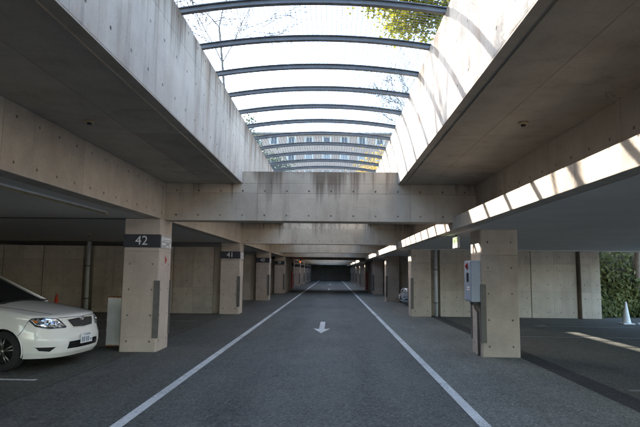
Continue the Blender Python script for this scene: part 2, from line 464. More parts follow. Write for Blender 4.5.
def arrow(y, label):
    m = MB(); cx = -.28
    pts = [(-.0, 0), (.235, 1.12), (.075, 1.02), (.075, 3.1), (-.075, 3.1), (-.075, 1.02), (-.235, 1.12)]
    i = len(m.v)
    m.quad([(0, 0, .008), (.235, 1.12, .008), (.075, .98, .008), (-.075, .98, .008), (-.235, 1.12, .008)])
    m.quad([(-.075, .98, .008), (.075, .98, .008), (.075, 3.1, .008), (-.075, 3.1, .008)])
    o = m.build('painted_arrow', 'line', loc=(cx, y, 0)); tag(o, label, 'arrow', 'arrows painted on the lane')
arrow(13.98, 'white arrow painted on the lane pointing towards the viewer, the nearest one')
arrow(46.0, 'small white lane arrow just past the dark covered stretch, the middle one')
arrow(63.5, 'tiny white lane arrow nearest the far end wall')

def bay_line(x0, x1, y, label, mat='faded'):
    m = MB(); m.quad([(x0, y - .05, .006), (x1, y - .05, .006), (x1, y + .05, .006), (x0, y + .05, .006)])
    tag(m.build('bay_line', mat), label, 'bay line', 'white lines between the parking bays')
bay_line(-9.0, -4.22, 7.72, 'short white bay line on the floor in front of the white car', 'line')
bay_line(-9.0, -4.22, 13.85, 'white bay line on the dark floor behind column 42, the nearer one')
bay_line(-9.0, -4.22, 16.75, 'white bay line on the floor between column 42 and the concrete wall')
bay_line(4.12, 9.2, 7.67, 'white bay line cut off by the right edge of the photo')
bay_line(4.12, 9.2, 13.85, 'thin white bay line beside the sunlit floor patch on the right')
bay_line(4.12, 9.2, 16.6, 'thin white bay line before the panelled wall on the right')

# ------------------------------------------------------------------ roof, ceilings, wells
def ranges():
    """Y ranges covered by the middle roof (where there is no light well)"""
    out = [(WELLS[0][1], WELLS[1][0]), (WELLS[1][1], YEND), (YB - .3, WELLS[0][0])]
    return out
rs = MB()
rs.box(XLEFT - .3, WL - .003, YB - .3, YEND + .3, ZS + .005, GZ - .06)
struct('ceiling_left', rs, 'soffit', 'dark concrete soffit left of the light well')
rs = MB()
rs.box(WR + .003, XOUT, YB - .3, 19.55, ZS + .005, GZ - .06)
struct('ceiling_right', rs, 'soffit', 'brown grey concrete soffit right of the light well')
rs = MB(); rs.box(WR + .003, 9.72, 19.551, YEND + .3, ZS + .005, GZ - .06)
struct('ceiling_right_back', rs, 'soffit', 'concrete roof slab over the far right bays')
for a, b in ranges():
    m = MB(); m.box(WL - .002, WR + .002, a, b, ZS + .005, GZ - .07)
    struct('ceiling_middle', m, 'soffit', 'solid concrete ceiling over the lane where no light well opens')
# parapet walls of the wells
n = 0
for (a, b), w in zip(WELLS, ('near', 'far')):
    m = MB(); m.box(WL - .22, WL, a, b, ZS + .02, ZT, uy=.1, vo=ZS + .22)
    struct('well_wall_left', m, 'well', 'tall stained concrete wall on the left of the %s light well' % w, .006)
    m = MB(); m.box(WR, WR + .22, a, b, ZS + .02, ZT, uy=.1, vo=ZS + .22)
    struct('well_wall_right', m, 'well', 'sunlit concrete wall on the right of the %s light well' % w, .006)
    m = MB(); m.box(WL + .001, WR - .001, a - .22, a - .001, ZS, ZT); m.box(WL + .001, WR - .001, b + .001, b + .22, ZS, ZT)
    struct('well_wall_end', m, 'well', 'short concrete end walls of the %s light well' % w)
    m = MB()
    m.box(WL - .135, WL - .12, a, b, ZS - .012, ZS + .01); m.box(WR + .12, WR + .135, a, b, ZS - .012, ZS + .01)
    struct('drip_edge', m, 'soffit', 'thin drip edges along the soffits of the %s light well' % w)
# fascias and bay slabs
m = MB(); m.box(CL - .27, CL, YB, YEND, ZBL, ZS + .003, uy=.1, vo=ZBL + .12)
struct('fascia_left', m, 'conc', 'long concrete fascia over the left row of columns', .008)
m = MB(); m.box(CR, CR + .25, YB, YEND, ZE + .001, ZS + .003, uy=.1, vo=ZE + .3)
struct('fascia_right', m, 'conc', 'shaded concrete fascia above the sunlit ledge on the right')
m = MB(); m.box(XE, CR + .25, YB, YEND, ZBR, ZE, uy=.1, vo=ZBR - .25)
struct('ledge_right', m, 'conc', 'sunlit concrete ledge projecting from the right row of columns', .008)
m = MB(); m.box(XLEFT, CL - .271, YB, YEND, ZBL + .012, ZBL + .25)
struct('bay_ceiling_left', m, 'ceil', 'grey painted ceiling of the left parking bays')
m = MB(); m.box(CR + .251, XOUT - .21, YB, 19.55, ZBR + .012, ZE - .004); m.box(2.60, XOUT - .212, YB + .01, 19.54, ZBR - .006, ZBR + .011); m.box(2.60, 9.715, 19.541, YEND - .01, ZBR - .0065, ZBR + .0105)
m.box(CR + .251, 9.72, 19.551, YEND, ZBR + .013, ZE - .004)
struct('bay_ceiling_right', m, 'ceil', 'grey painted ceiling of the right parking bays')
m = MB(); m.box(XOUT - .2, XOUT, YB, 19.55, ZBR - .05, ZS + .004)
struct('fascia_outer', m, 'conc', 'outer concrete fascia at the open right side')
m = MB(); m.box(CR + .3, XOUT - .2, 19.40, 19.72, ZBR - .03, ZBR + .01)
struct('ceiling_rib_right', m, 'ceil', 'low rib across the right bay ceiling above the panelled wall')
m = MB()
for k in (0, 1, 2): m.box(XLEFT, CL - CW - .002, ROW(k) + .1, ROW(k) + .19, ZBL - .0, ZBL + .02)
struct('ceiling_gap_shade_left', m, 'gutter', 'dark strips painted as the shade of gaps across the left bay ceiling')  # dark strips stand in for the shade inside narrow ceiling gaps
# outer walls
m = MB(); m.box(XLEFT - .3, XLEFT - .001, YB - .3, YEND + .3, 0, ZS, uo=.1, vo=.2)
struct('wall_left', m, 'conc', 'dark outer concrete wall of the left bays')
m = MB(); m.box(XLEFT, 9.72, YEND, YEND + .29, 0, ZS, uo=.1, vo=.2)
struct('wall_end', m, 'conc', 'dark concrete wall at the far end of the lane')
m = MB(); m.box(XLEFT, XOUT, YB - .29, YB - .001, ZBL, GZ - .01, uo=.1, vo=.2)
struct('fascia_back', m, 'conc', 'concrete fascia over the garage entrance behind the viewer')
yd = MB(); yd.quad([(XOUT + .3, -120, .005), (46, -120, .005), (46, 20.5, .005), (XOUT + .3, 20.5, .005)]); yd.quad([(-60, -120, .0055), (XOUT + .29, -120, .0055), (XOUT + .29, YB - .4, .0055), (-60, YB - .4, .0055)])
struct('bounce_yard', yd, 'bounce_yard', 'unseen paving outside the open right side and entrance, made pale to bounce sunlight in')  # unseen pale ground added so that sunlight bounces into the bays
m = MB(); m.box(9.5, 9.72, ROW(1) + CD + .01, YEND, 0, ZS, uo=.1, vo=.2)
struct('wall_right', m, 'conc', 'outer concrete wall of the far right bays')
# ground above
gr = MB()
def rect(x0, x1, y0, y1): gr.quad([(x0, y0, GZ), (x1, y0, GZ), (x1, y1, GZ), (x0, y1, GZ)])
rect(-400, WL - .21, YB - .3, 500)
rect(WR + .21, 9.72, YB - .3, 500); rect(9.72, XOUT, YB - .3, 19.55); rect(9.72, 46, 26.5, 500); rect(46, 400, YB - .3, 500)
for a, b in ((YB - .3, WELLS[0][0] - .2), (WELLS[0][1] + .2, WELLS[1][0] - .2), (WELLS[1][1] + .2, 500)): rect(WL - .21, WR + .21, a, b)
struct('ground', gr, 'grass', 'planted ground on top of the garage and around it')

# partition walls behind the columns: separate cast panels with open joints
def partition(y, xs, label):
    cx = (xs[0][0] + xs[-1][1]) / 2
    root = empty('partition_wall', (cx, y, 0)); tag(root, label, 'wall', 'concrete walls between the bays')
    for a, b in xs:
        npan = max(1, round((b - a) / 1.8)); w = (b - a) / npan
        for i in range(npan):
            m = MB(); m.box(a + w * i + .012 - cx, a + w * (i + 1) - .012 - cx, 0, .2, 0, ZBR - .0, uo=a + w * (i + .5) - cx + .225, vo=.2)
            m.build('panel', 'conc', root, bevel=.006)
    m = MB(); m.box(min(x for q in xs for x in q) - cx - .32, max(x for q in xs for x in q) - cx + .22, .205, .26, 0, ZBR + .01); m.build('backing', 'conc', root)
    return root
ordn = ['', 'first', 'second', 'third', 'fourth', 'fifth', 'sixth', 'seventh', 'eighth']
for k in range(1, 9):
    y = ROW(k) + .13
    partition(y, [(3.95, 8.93)], 'dim panelled concrete wall beside the right columns, %s in depth' % ordn[k] if k > 1 else 'panelled concrete wall between the second right column and the ivy bank')
    r = partition(y, [(-8.93, -4.42), (-13.9, -9.32)], 'dim concrete wall beside the left columns, %s in depth' % ordn[k] if k > 1 else 'dark panelled concrete wall behind the white car and column 42')

# longitudinal walls of the covered bay
m = MB(); m.box(CL - .3, CL - .002, ROW(3) + CD + .001, 45.2, 0, ZBL, uy=.1, vo=.2)
tag(m.build('lane_wall', 'conc'), 'concrete lane wall in the dark covered stretch, left side', 'wall', 'walls of the covered stretch')
m = MB(); m.box(CR + .002, CR + .3, ROW(3) + CD + .001, 45.2, 0, ZBR, uy=.1, vo=.2)
tag(m.build('lane_wall', 'conc'), 'concrete lane wall in the dark covered stretch, right side', 'wall', 'walls of the covered stretch')
for x0, x1, sd_ in ((CL - .001, CL + .12, 'left'), (CR - .12, CR + .001, 'right')):
    m = MB(); m.box(x0, x1, 44.2, 45.1, .15, 1.55)
    root = empty('hose_cabinet', ((x0 + x1) / 2, 44.65, .15)); tag(root, 'red hose cabinet on the %s lane wall far down the lane' % sd_, 'cabinet', 'red hose cabinets')
    m = MB(); hw = (x1 - x0) / 2; m.box(-hw, hw, -.45, .45, 0, 1.4); m.build('housing', 'red', root, bevel=.01)
    m = MB(); s_ = 1 if sd_ == 'left' else -1; m.box(min(s_ * hw, s_ * (hw + .02)), max(s_ * hw, s_ * (hw + .02)), -.05, .05, .6, .75); m.build('handle', 'chrome', root)

# ------------------------------------------------------------------ cross beams
def cross_beam(k, label):
    y = ROW(k) + BY; cx = (CL + CR) / 2
    BT = .30 if k < 0 else .45
    root = empty('cross_beam', (cx, y, ZX)); tag(root, label, 'beam', 'concrete cross beams over the lane')
    m = MB(); m.box(CL - cx, CR - cx, 0, BT, 0, ZS + .004 - ZX, uo=.225, vo=.11)
    # world z is needed by the material only for stains, so v starts at the beam's foot
    m.build('girder', 'beam', root, bevel=.008)
    if any(a < y < b + .1 for a, b in WELLS):
        m = MB(); m.box(WL + .003 - cx, WR - .003 - cx, .002, BT - .002, ZS + .0045 - ZX, 3.612 - ZX, uo=.225, vo=.61)
        m.build('upstand', 'beam', root, bevel=.008)
for k in range(-1, 9):
    lab = {-1: 'concrete cross beam over the lane behind the viewer', 0: 'nearest concrete cross beam over the lane with dark streaks along its top',
           1: 'stained concrete cross beam at column 41, seen under the nearest one'}.get(k, 'concrete cross beam over the lane, %s from the viewer' % ordn[min(k + 1, 8)] if k < 8 else 'last concrete cross beam before the end wall')
    cross_beam(k, lab)

# ------------------------------------------------------------------ columns
def add_number(root, txt, x, y, z, size):
    me = text_mesh(txt, size); me.materials.append(M['white'])
    o = bpy.data.objects.new('number', me); COL.objects.link(o); o.parent = root
    o.location = (x, y, z); o.rotation_euler = (R(90), 0, 0)
def tri(root, x, y, z, nx, s=.075):
    m = MB(); a = [(y - s * .7, z + s), (y - s * .7, z - s), (y + s * .9, z)]
    m.quad([(x, *p) for p in a]); m.quad([(x + nx * .006, *p) for p in a][::-1])
    for i in range(3):
        p, q = a[i], a[(i + 1) % 3]
        m.quad([(x, *p), (x + nx * .006, *p), (x + nx * .006, *q), (x, *q)])
    m.build('red_marker', 'red', root)
def column(side, k, label, number=None, sign=True, marker=False):
    top = ZBL - .001 if side < 0 else ZBR - .001
    xin = CL if side < 0 else CR
    cx = xin + side * CW / 2; cyy = ROW(k) + CD / 2
    root = empty('concrete_column', (cx, cyy, 0)); tag(root, label, 'column', 'square concrete columns along the lane')
    hw, hd = CW / 2, CD / 2; ch = .02
    m = MB()
    ring = [(-hw + ch, -hd), (hw - ch, -hd), (hw, -hd + ch), (hw, hd - ch), (hw - ch, hd), (-hw + ch, hd), (-hw, hd - ch), (-hw, -hd + ch)]
    for i in range(8):
        p, q = ring[i], ring[(i + 1) % 8]
        ax = 0 if abs(q[0] - p[0]) > abs(q[1] - p[1]) else 1
        u = lambda t: (t[ax] + .225)
        m.quad([(*p, 0), (*q, 0), (*q, top), (*p, top)], [(u(p), -.2), (u(q), -.2), (u(q), top - .2), (u(p), top - .2)])
    m.quad([(*p, top) for p in ring], [(0.1, .1)] * 8)
    m.build('shaft', 'column', root)
    s = -side                                   # lane side of the column in local x
    for yy, d in ((-hd, -1), (hd, 1)):
        m = MB(); g0, g1, t = .27, 1.38, .018
        xa, xb = sorted((s * (hw - .085), s * (hw + t)))
        ya, yb = sorted((yy, yy + d * t)); m.box(xa, xb, ya, yb, g0, g1)
        xa, xb = sorted((s * (hw + .001), s * (hw + t)))
        ya, yb = sorted((yy - d * .001, yy - d * .05)); m.box(xa, xb, ya, yb, g0, g1)
        m.build('corner_guard', 'guard', root)
    if sign:
        m = MB(); m.box(-hw - .004, hw + .003, -hd - .006, -hd + .03, 2.026, 2.288); b = m.build('sign_band', 'band', root)
        if number:
            add_number(b, number, -.01, -hd - .008, 2.157, .255)
        m = MB(); xa, xb = sorted((s * (hw + .001), s * (hw + .012))); m.box(xa, xb, -hd + .032, hd - .04, 2.02, 2.27); pl = m.build('side_plate', 'plate', root)
        m = MB()
        for (ya, yb, za, zb) in ((-.30, -.22, 2.17, 2.25), (-.17, .24, 2.20, 2.235), (-.10, .2, 2.16, 2.175), (-.30, -.06, 2.09, 2.125), (-.02, .14, 2.05, 2.075), (.2, .28, 2.04, 2.12)):
            xa, xb = sorted((s * (hw + .012), s * (hw + .0135))); m.box(xa, xb, ya, yb, za, zb)
        m.build('print', 'white', pl)
    if marker: tri(root, s * (hw + .001), .03, 1.79, s)
    return root
column(-1, -1, 'concrete column on the left behind the viewer')
column(1, -1, 'concrete column on the right behind the viewer', sign=False)
column(-1, 0, 'concrete column with dark sign band reading 42', '42', marker=True)
column(-1, 1, 'concrete column with dark sign band reading 41', '41')
column(-1, 2, 'concrete column with dark sign band reading 40', '40', marker=True)
column(-1, 3, 'left column just before the dark covered stretch, with a sign band', '39')
column(1, 0, 'nearest right column, carrying the grey switch cabinet', sign=False)
column(1, 1, 'second right column, beside a grey pipe and panelled wall', sign=False)
column(1, 2, 'third right column, behind the silver car', sign=False)
column(1, 3, 'right column just before the dark covered stretch', sign=False)
for k in range(4, 9):
    column(-1, k, 'small far column of the left row, %s beyond the covered stretch' % ordn[k - 3])
    column(1, k, 'small far column of the right row, %s beyond the covered stretch' % ordn[k - 3], sign=False)
# outer columns
def outer_column(x0, x1, k, label):
    root = empty('outer_column', ((x0 + x1) / 2, ROW(k) + .35, 0)); tag(root, label, 'column', 'outer columns of the bays')
    hw = (x1 - x0) / 2; m = MB(); m.box(-hw, hw, -.35, .35, 0, ZBR - .032, uo=.225, vo=.2); m.build('shaft', 'conc', root, bevel=.015)
outer_column(9.02, 9.72, 1, 'pale outer column between the panelled wall and the ivy bank')
# vertical pipes
def pipe(x, y, r, h, label):
    root = empty('drain_pipe', (x, y, 0)); tag(root, label, 'pipe', 'grey drain pipes')
    m = MB(); m.tube([(0, 0, 0), (0, 0, h)], r, 14); m.build('pipe_body', 'pipe', root, smooth=True)
    for z in (.5, 1.7):
        m = MB(); m.lathe([(r + .001, z - .02), (r + .008, z - .02), (r + .008, z + .02), (r + .001, z + .02)], 14); m.build('pipe_clip', 'guard', root)
pipe(3.80, ROW(1) + .10, .065, ZBR, 'grey drain pipe beside the second right column')
pipe(-9.12, ROW(1) + .10, .075, ZBL - .0, 'grey drain pipe on the dark wall behind the white car')

# ------------------------------------------------------------------ arched mesh canopies over the wells
def arch_z(x, rise=.145):
    c, hw = (WL + WR) / 2, (WR - WL) / 2 + .1
    return rise * (1 - ((x - c) / hw) ** 2)
def canopy(a, b, label, y_first, spacing=1.025, wires=True):
    cx = (WL + WR) / 2
    root = empty('mesh_canopy', (cx, a, ZT)); tag(root, label, 'canopy', 'arched mesh canopies over the light wells')
    N = 24; x0, x1 = WL - .1, WR + .1
    xs = [x0 + (x1 - x0) * i / N for i in range(N + 1)]
    m = MB(); hh, tw, tf = .075, .008, .07
    sec = [(-tf / 2, 0), (tf / 2, 0), (tf / 2, .012), (tw, .012), (tw, hh - .012), (tf / 2, hh - .012), (tf / 2, hh), (-tf / 2, hh), (-tf / 2, hh - .012), (-tw, hh - .012), (-tw, .012), (-tf / 2, .012)]
    n = len(sec)
    for x in xs:
        for (dy, dz) in sec: m.v.append((x - cx, dy, arch_z(x) - .03 + dz))
    for i in range(N):
        for j in range(n):
            m.f.append((i * n + j, i * n + (j + 1) % n, (i + 1) * n + (j + 1) % n, (i + 1) * n + j)[::-1]); m.uv += [(0, 0)] * 4
    m.f.append(tuple(range(n))); m.uv += [(0, 0)] * n
    m.f.append(tuple(N * n + j for j in reversed(range(n)))); m.uv += [(0, 0)] * n
    proto = m.build('hoop', 'steel', root); first = True
    y = y_first - spacing * math.floor((y_first - a - .05) / spacing)
    while y < b - .05:
        if first: o = proto; first = False
        else: o = proto.copy(); COL.objects.link(o); o.parent = root
        o.location = (0, y - a, 0); y += spacing
    # edge angles on the parapets
    m = MB()
    m.box(WL - .11 - cx, WL - .03 - cx, 0, b - a, .004, .02); m.box(WR + .03 - cx, WR + .11 - cx, 0, b - a, .004, .02); m.build('edge_angle', 'steel', root)
    # welded wire mesh
    m = MB(); st = .065; hz = .05
    r = .003
    nx = int((x1 - x0) / st)
    for i in range(nx + 1):
        x = x0 + (x1 - x0) * i / nx; z = arch_z(x) + hz
        p = [(x - cx - r, 0, z - r), (x - cx + r, 0, z - r), (x - cx, 0, z + r)]
        q = [(t[0], b - a, t[2]) for t in p]
        for j in range(3): m.quad([p[j], p[(j + 1) % 3], q[(j + 1) % 3], q[j]])
    ny = int((b - a) / st); xw = [x0 + (x1 - x0) * i / 10 for i in range(11)]
    if wires:
        for i in range(ny):
            yy = i * st
            for k in range(10):
                xa, xb = xw[k] - cx, xw[k + 1] - cx
                za, zb = arch_z(xw[k]) + hz + r, arch_z(xw[k + 1]) + hz + r
                A = [(xa, yy - r, za), (xa, yy + r, za), (xa, yy, za + 1.7 * r)]; B = [(xb, yy - r, zb), (xb, yy + r, zb), (xb, yy, zb + 1.7 * r)]
                for j in range(3): m.quad([A[j], B[j], B[(j + 1) % 3], A[(j + 1) % 3]])
    o = m.build('wire_mesh', 'wire', root); o['kind'] = 'stuff'
canopy(*WELLS[0], 'arched steel hoops with wire mesh over the near light well', 6.07)
canopy(*WELLS[1], 'arched steel hoops with wire mesh over the far light well', 60.0, wires=False)

# ------------------------------------------------------------------ fittings
def detector(x, y, z, label):
    root = empty('smoke_detector', (x, y, z)); tag(root, label, 'detector', 'round detectors on the soffits')
    m = MB(); m.lathe([(.055, 0), (.06, -.012), (.05, -.025), (.03, -.03)], 20); m.build('base_ring', 'brass', root, smooth=True)
    m = MB(); m.lathe([(.028, -.0305), (.026, -.05), (.0, -.055)], 16); m.build('sensor_head', 'black', root, smooth=True)
detector(-2.92, 6.13, ZS + .005, 'small round detector on the soffit left of the light well')
detector(2.22, 6.12, ZS + .005, 'small round detector on the soffit right of the light well')
detector(-7.2, 15.5, ZBL + .012, 'small round detector on the dark bay ceiling above the white car')
# ceiling conduit in the left bay
root = empty('ceiling_conduit', (-4.02, 4.0, ZBL)); tag(root, 'thin yellowish conduit along the left bay ceiling', 'conduit')
m = MB(); m.box(-.03, .03, -5, 5.25, -.02, .012); m.build('channel', 'pipe', root)
m = MB(); m.tube([(.012, -5, -.034), (.012, 5.23, -.034)], .014, 8); m.tube([(-.022, -5, -.03), (-.022, 5.2, -.03)], .009, 8); m.build('cable', 'conduit', root, smooth=True)
m = MB(); m.box(-.03, .04, 5.2, 5.28, -.05, -.0); m.build('end_box', 'brass', root, bevel=.005)
# switch cabinet on the nearest right column
root = empty('switch_cabinet', (CR, 10.70, 1.04)); tag(root, 'grey steel switch cabinet with a red lamp on the nearest right column', 'cabinet')
m = MB(); m.box(-.19, -.003, -.25, .25, 0, .80); m.build('housing', 'cabinet', root, bevel=.008)
m = MB(); m.box(-.202, -.191, -.235, .235, .02, .78); d = m.build('door', 'cabinet', root, bevel=.004)
m = MB(); m.box(-.232, -.203, -.10, -.05, .38, .56); m.build('handle', 'black', d, bevel=.006)
m = MB(); m.lathe([(.0, -.055), (.075, 0), (.075, .012), (.0, .012)], 4); o = m.build('warning_lamp', 'red', root); o.rotation_euler = (0, R(-90), 0); o.rotation_euler = (R(45), R(90), 0); o.location = (-.206, -.02, .69)
m = MB(); m.box(-.2035, -.2022, -.16, .02, .22, .29); m.build('paper_label', 'white', d)
m = MB(); m.box(-.2045, -.2037, -.13, -.02, .245, .265); m.build('label_print', 'red', d)
m = MB(); m.tube([(-.09, -.1, .0), (-.09, -.1, -.12), (-.03, -.1, -.2), (-.025, -.1, -1.03)], .022, 10); m.build('conduit', 'guard', root, smooth=True)
m = MB(); m.box(-.14, -.03, -.2, .05, -.06, -.0005); m.build('gland_box', 'black', root)
# exit sign
root = empty('exit_sign', (2.78, 12.0, ZBR)); tag(root, 'green running man exit sign hanging under the right ledge', 'sign')
m = MB(); m.box(-.03, .03, -.22, .22, -.30, -.05); m.build('housing', 'pipe', root, bevel=.004)
m = MB(); m.box(-.032, -.0305, -.21, .21, -.29, -.06); pn = m.build('panel_face', 'exitw', root)
m = MB(); m.box(-.015, .015, -.02, .02, -.055, .012); m.build('hanger', 'guard', root)
m = MB()
X = -.0335
m.lathe([(.0, X - .001), (.022, X - .001), (.022, X), (.0, X)], 10) if False else None
def poly(pts): m.quad([(X, p[0], p[1]) for p in pts])
poly([(.02 + .02 * math.cos(t * .785), -.095 + .02 * math.sin(t * .785)) for t in range(8)])
poly([(.03, -.12), (-.01, -.115), (-.03, -.19), (.01, -.195)]); poly([(.01, -.19), (-.02, -.185), (.03, -.235), (.05, -.225)])
poly([(-.01, -.19), (-.03, -.18), (-.10, -.25), (-.08, -.262)]); poly([(.02, -.125), (.02, -.14), (.09, -.16), (.09, -.145)]); poly([(-.005, -.118), (-.015, -.132), (-.07, -.165), (-.065, -.15)])
poly([(-.19, -.28), (-.19, -.08), (-.17, -.08), (-.17, -.28)]); poly([(-.17, -.10), (-.17, -.08), (-.11, -.08), (-.11, -.10)]); poly([(.14, -.20), (.14, -.16), (.19, -.18)])
m.build('pictogram', 'exitg', pn)['kind'] = 'stuff'
# white box beside column 42 and column 40
for k, lab in ((0, 'rust edged white steel box standing beside column 42'), (2, 'white steel box standing beside column 40')):
    root = empty('steel_box', (CL - CW - .24, ROW(k) + .62, 0)); tag(root, lab, 'box', 'white steel boxes beside the left columns')
    m = MB(); m.box(-.235, .235, -.13, .13, .03, 1.03); m.build('housing', 'box', root, bevel=.012)
    m = MB(); m.box(-.21, .21, -.11, .11, 0, .029); m.build('base', 'black', root)
# alarm lamp far away
root = empty('alarm_lamp', (CL + .06, 47.9, 2.42)); tag(root, 'glowing red alarm lamp far down the left side', 'lamp')
root.location = (-2.83, 47.05, 2.42)
m = MB(); m.lathe([(.0, -.07), (.05, -.06), (.06, 0), (.0, .02)], 14); m.build('lens', 'redlamp', root, smooth=True)
m = MB(); m.box(-.05, .05, -.05, .05, .021, .178); m.build('bracket', 'guard', root)

# cones
def cone(x, y, mat, h, label):
    root = empty('traffic_cone', (x, y, 0)); tag(root, label, 'cone')
    m = MB(); m.lathe([(.145, .03), (.13, .06), (.03, h - .02), (.02, h), (.0, h)], 24); m.build('cone_body', mat, root, smooth=True)
    m = MB(); m.box(-.19, .19, -.19, .19, 0, .03); m.build('base', mat, root, bevel=.01)
cone(9.62, 17.85, 'whitecone', .72, 'white traffic cone on the floor before the ivy bank')
cone(-9.45, 18.2, 'redcone', .72, 'red traffic cone by the dark wall, seen over the bonnet of the white car')
m = MB(); m.box(-.14, .14, -.05, .05, 0, .055)
tag(m.build('kerb_block', 'whitecone', loc=(10.05, 17.7, 0), bevel=.015), 'low pale block on the floor right of the white cone', 'block')

# ------------------------------------------------------------------ car
def lerp_tab(tab, x):
    if x <= tab[0][0]: return tab[0][1]
    for (a, va), (b, vb) in zip(tab, tab[1:]):
        if x <= b:
            t = (x - a) / (b - a); t = t * t * (3 - 2 * t) if False else t
            return va + (vb - va) * t
    return tab[-1][1]
LEN = 4.36; A_, NX, MY = .72, 2.0, 3.4
ZC = [(-4.36, 1.02), (-3.9, 1.06), (-2.6, 1.06), (-1.35, 1.055), (-.9, 1.0), (-.5, .935), (-.25, .885), (-.05, .825), (0, .80)]
DXS = [(0, -.07), (.12, -.02), (.35, 0), (.52, -.006), (.62, -.028), (.8, -.06), (1, -.105)]
WS = [(0, .80), (.15, .832), (.45, .847), (.7, .842), (.88, .832), (1, .806)]
WTOP, DXT = .806, -.105
def zdeck(x, y, d):
    r = .07
    e = min(max(d / r, 0), 1)
    return lerp_tab(ZC, x) - .085 * min(abs(y) / WTOP, 1) ** 2.2 - r * (1 - math.sqrt(max(0, 1 - (1 - e) ** 2)))
# half outline, front centre -> side -> rear centre; each point carries unit weights
OUT = []
NF = 70
for i in range(NF + 1):
    th = (math.pi / 2) * i / NF
    OUT.append(('f', math.cos(th) ** (2 / NX), math.sin(th) ** (2 / MY)))
NSIDE = 120
for i in range(1, NSIDE): OUT.append(('s', i / NSIDE, 1))
for i in range(25):
    th = (math.pi / 2) * (1 - i / 24)
    OUT.append(('r', math.cos(th) ** (2 / NX), max(0, math.sin(th)) ** (2 / MY)))
AR = .45
def out_xy(p, s):
    w = lerp_tab(WS, s); dx = lerp_tab(DXS, s)
    if p[0] == 'f': return (-A_ + (A_ + dx) * p[1], w * p[2])
    if p[0] == 's': return (-A_ + (-LEN + AR + A_) * p[1], w)
    return (-LEN + AR - (AR + dx) * p[1], w * p[2])
def hs(p):
    x, y = out_xy(p, 1); return zdeck(x, y, 0)
ARC = [0]
for a, b in zip(OUT, OUT[1:]):
    xa, ya = out_xy(a, .5); xb, yb = out_xy(b, .5); ARC.append(ARC[-1] + math.hypot(xb - xa, yb - ya))
ZB0 = .20
def zbot(p):
    x, _ = out_xy(p, .5)
    return ZB0
def body_pt(l, z):
    """point on the right/left body side at outline arc length l (always +y) and height z"""
    i = 0
    while i < len(ARC) - 2 and ARC[i + 1] < l: i += 1
    t = (l - ARC[i]) / max(ARC[i + 1] - ARC[i], 1e-9)
    r = []
    for p in (OUT[i], OUT[i + 1]):
        zt, zb = hs(p), zbot(p); s = (z - zb) / (zt - zb); x, y = out_xy(p, min(max(s, 0), 1)); r.append((x, y))
    return Vector((r[0][0] + (r[1][0] - r[0][0]) * t, r[0][1] + (r[1][1] - r[0][1]) * t, z))
def body_off(l, z, off):
    sgn = 1 if l >= 0 else -1; l = abs(l)
    p = body_pt(l, z); q = body_pt(l + .01, z); u = body_pt(l, z + .01)
    if l < .012: tl = Vector((0, 1, 0))
    else: tl = (q - p)
    n = tl.cross(u - p); n = -n if n.x < 0 and l < 1 else n
    n.normalize()
    if n.dot(p - Vector((-2, 0, .5))) < 0: n = -n
    p = p + n * off
    return Vector((p.x, p.y * sgn, p.z))
def inpoly(pt, poly):
    c = False; j = len(poly) - 1
    for i in range(len(poly)):
        if (poly[i][1] > pt[1]) != (poly[j][1] > pt[1]) and pt[0] < (poly[j][0] - poly[i][0]) * (pt[1] - poly[i][1]) / (poly[j][1] - poly[i][1]) + poly[i][0]: c = not c
        j = i
    return c
HEAD = [(1.02, .785), (.97, .818), (.80, .828), (.56, .805), (.47, .745), (.40, .665), (.43, .648), (.72, .648), (.90, .69)]
GRILL = [(-.375, .778), (0, .795), (.375, .778), (.345, .73), (.27, .645), (0, .63), (-.27, .645), (-.345, .73)]
INTAKE = [(-.44, .315), (-.40, .44), (.40, .44), (.44, .315), (0, .305)]
FOG = [(.60, .375), (.93, .385), (.86, .315), (.70, .295)]
WX = (-.87, -3.47); WZ, WRAD = .312, .345
def patch(poly, off, name, mat, parent, mirror=False, step=.03, inner=None, smooth=True, rim=0):
    """surface following the body over a polygon given in (outline arc, height)"""
    ls = [p[0] for p in poly]; zs = [p[1] for p in poly]
    m = MB()
    # clip scanlines: columns of constant l
    n = max(4, int((max(ls) - min(ls)) / step)); cols = []
    for i in range(n + 1):
        l = min(ls) + (max(ls) - min(ls)) * (i + .001 if i == 0 else (i - .001 if i == n else i)) / n
        hit = []
        for a, b in zip(poly, poly[1:] + poly[:1]):
            if (a[0] - l) * (b[0] - l) <= 0 and a[0] != b[0]:
                t = (l - a[0]) / (b[0] - a[0]); hit.append(a[1] + (b[1] - a[1]) * t)
        if len(hit) >= 2: cols.append((l, min(hit), max(hit)))
    K = 8; grid = []
    for l, z0, z1 in cols:
        grid.append([len(m.v) + k for k in range(K + 1)])
        for k in range(K + 1):
            z = z0 + (z1 - z0) * k / K
            e = min(k, K - k) / (K / 2)
            dd = off if rim == 0 else off + rim * (1 - (1 - e) ** 3 if True else 0)
            q = body_off(l, z, dd)
            m.v.append((q.x, -q.y if mirror else q.y, q.z))
    for g0, g1 in zip(grid, grid[1:]):
        for k in range(K):
            f = (g0[k], g1[k], g1[k + 1], g0[k + 1]); m.f.append(f if mirror else f[::-1]); m.uv += [(0, 0)] * 4
    return m.build(name, mat, parent, smooth=smooth)
def frame_loop(poly, off, rad, name, mat, parent, mirror=False):
    pts = []
    for a, b in zip(poly, poly[1:] + poly[:1]):
        n = max(2, int(math.hypot(b[0] - a[0], b[1] - a[1]) / .03))
        for i in range(n):
            q = body_off(a[0] + (b[0] - a[0]) * i / n, a[1] + (b[1] - a[1]) * i / n, off)
            pts.append((q.x, -q.y if mirror else q.y, q.z))
    pts.append(pts[0])
    m = MB(); m.tube(pts, rad, 6, cap=False); return m.build(name, mat, parent, smooth=True)

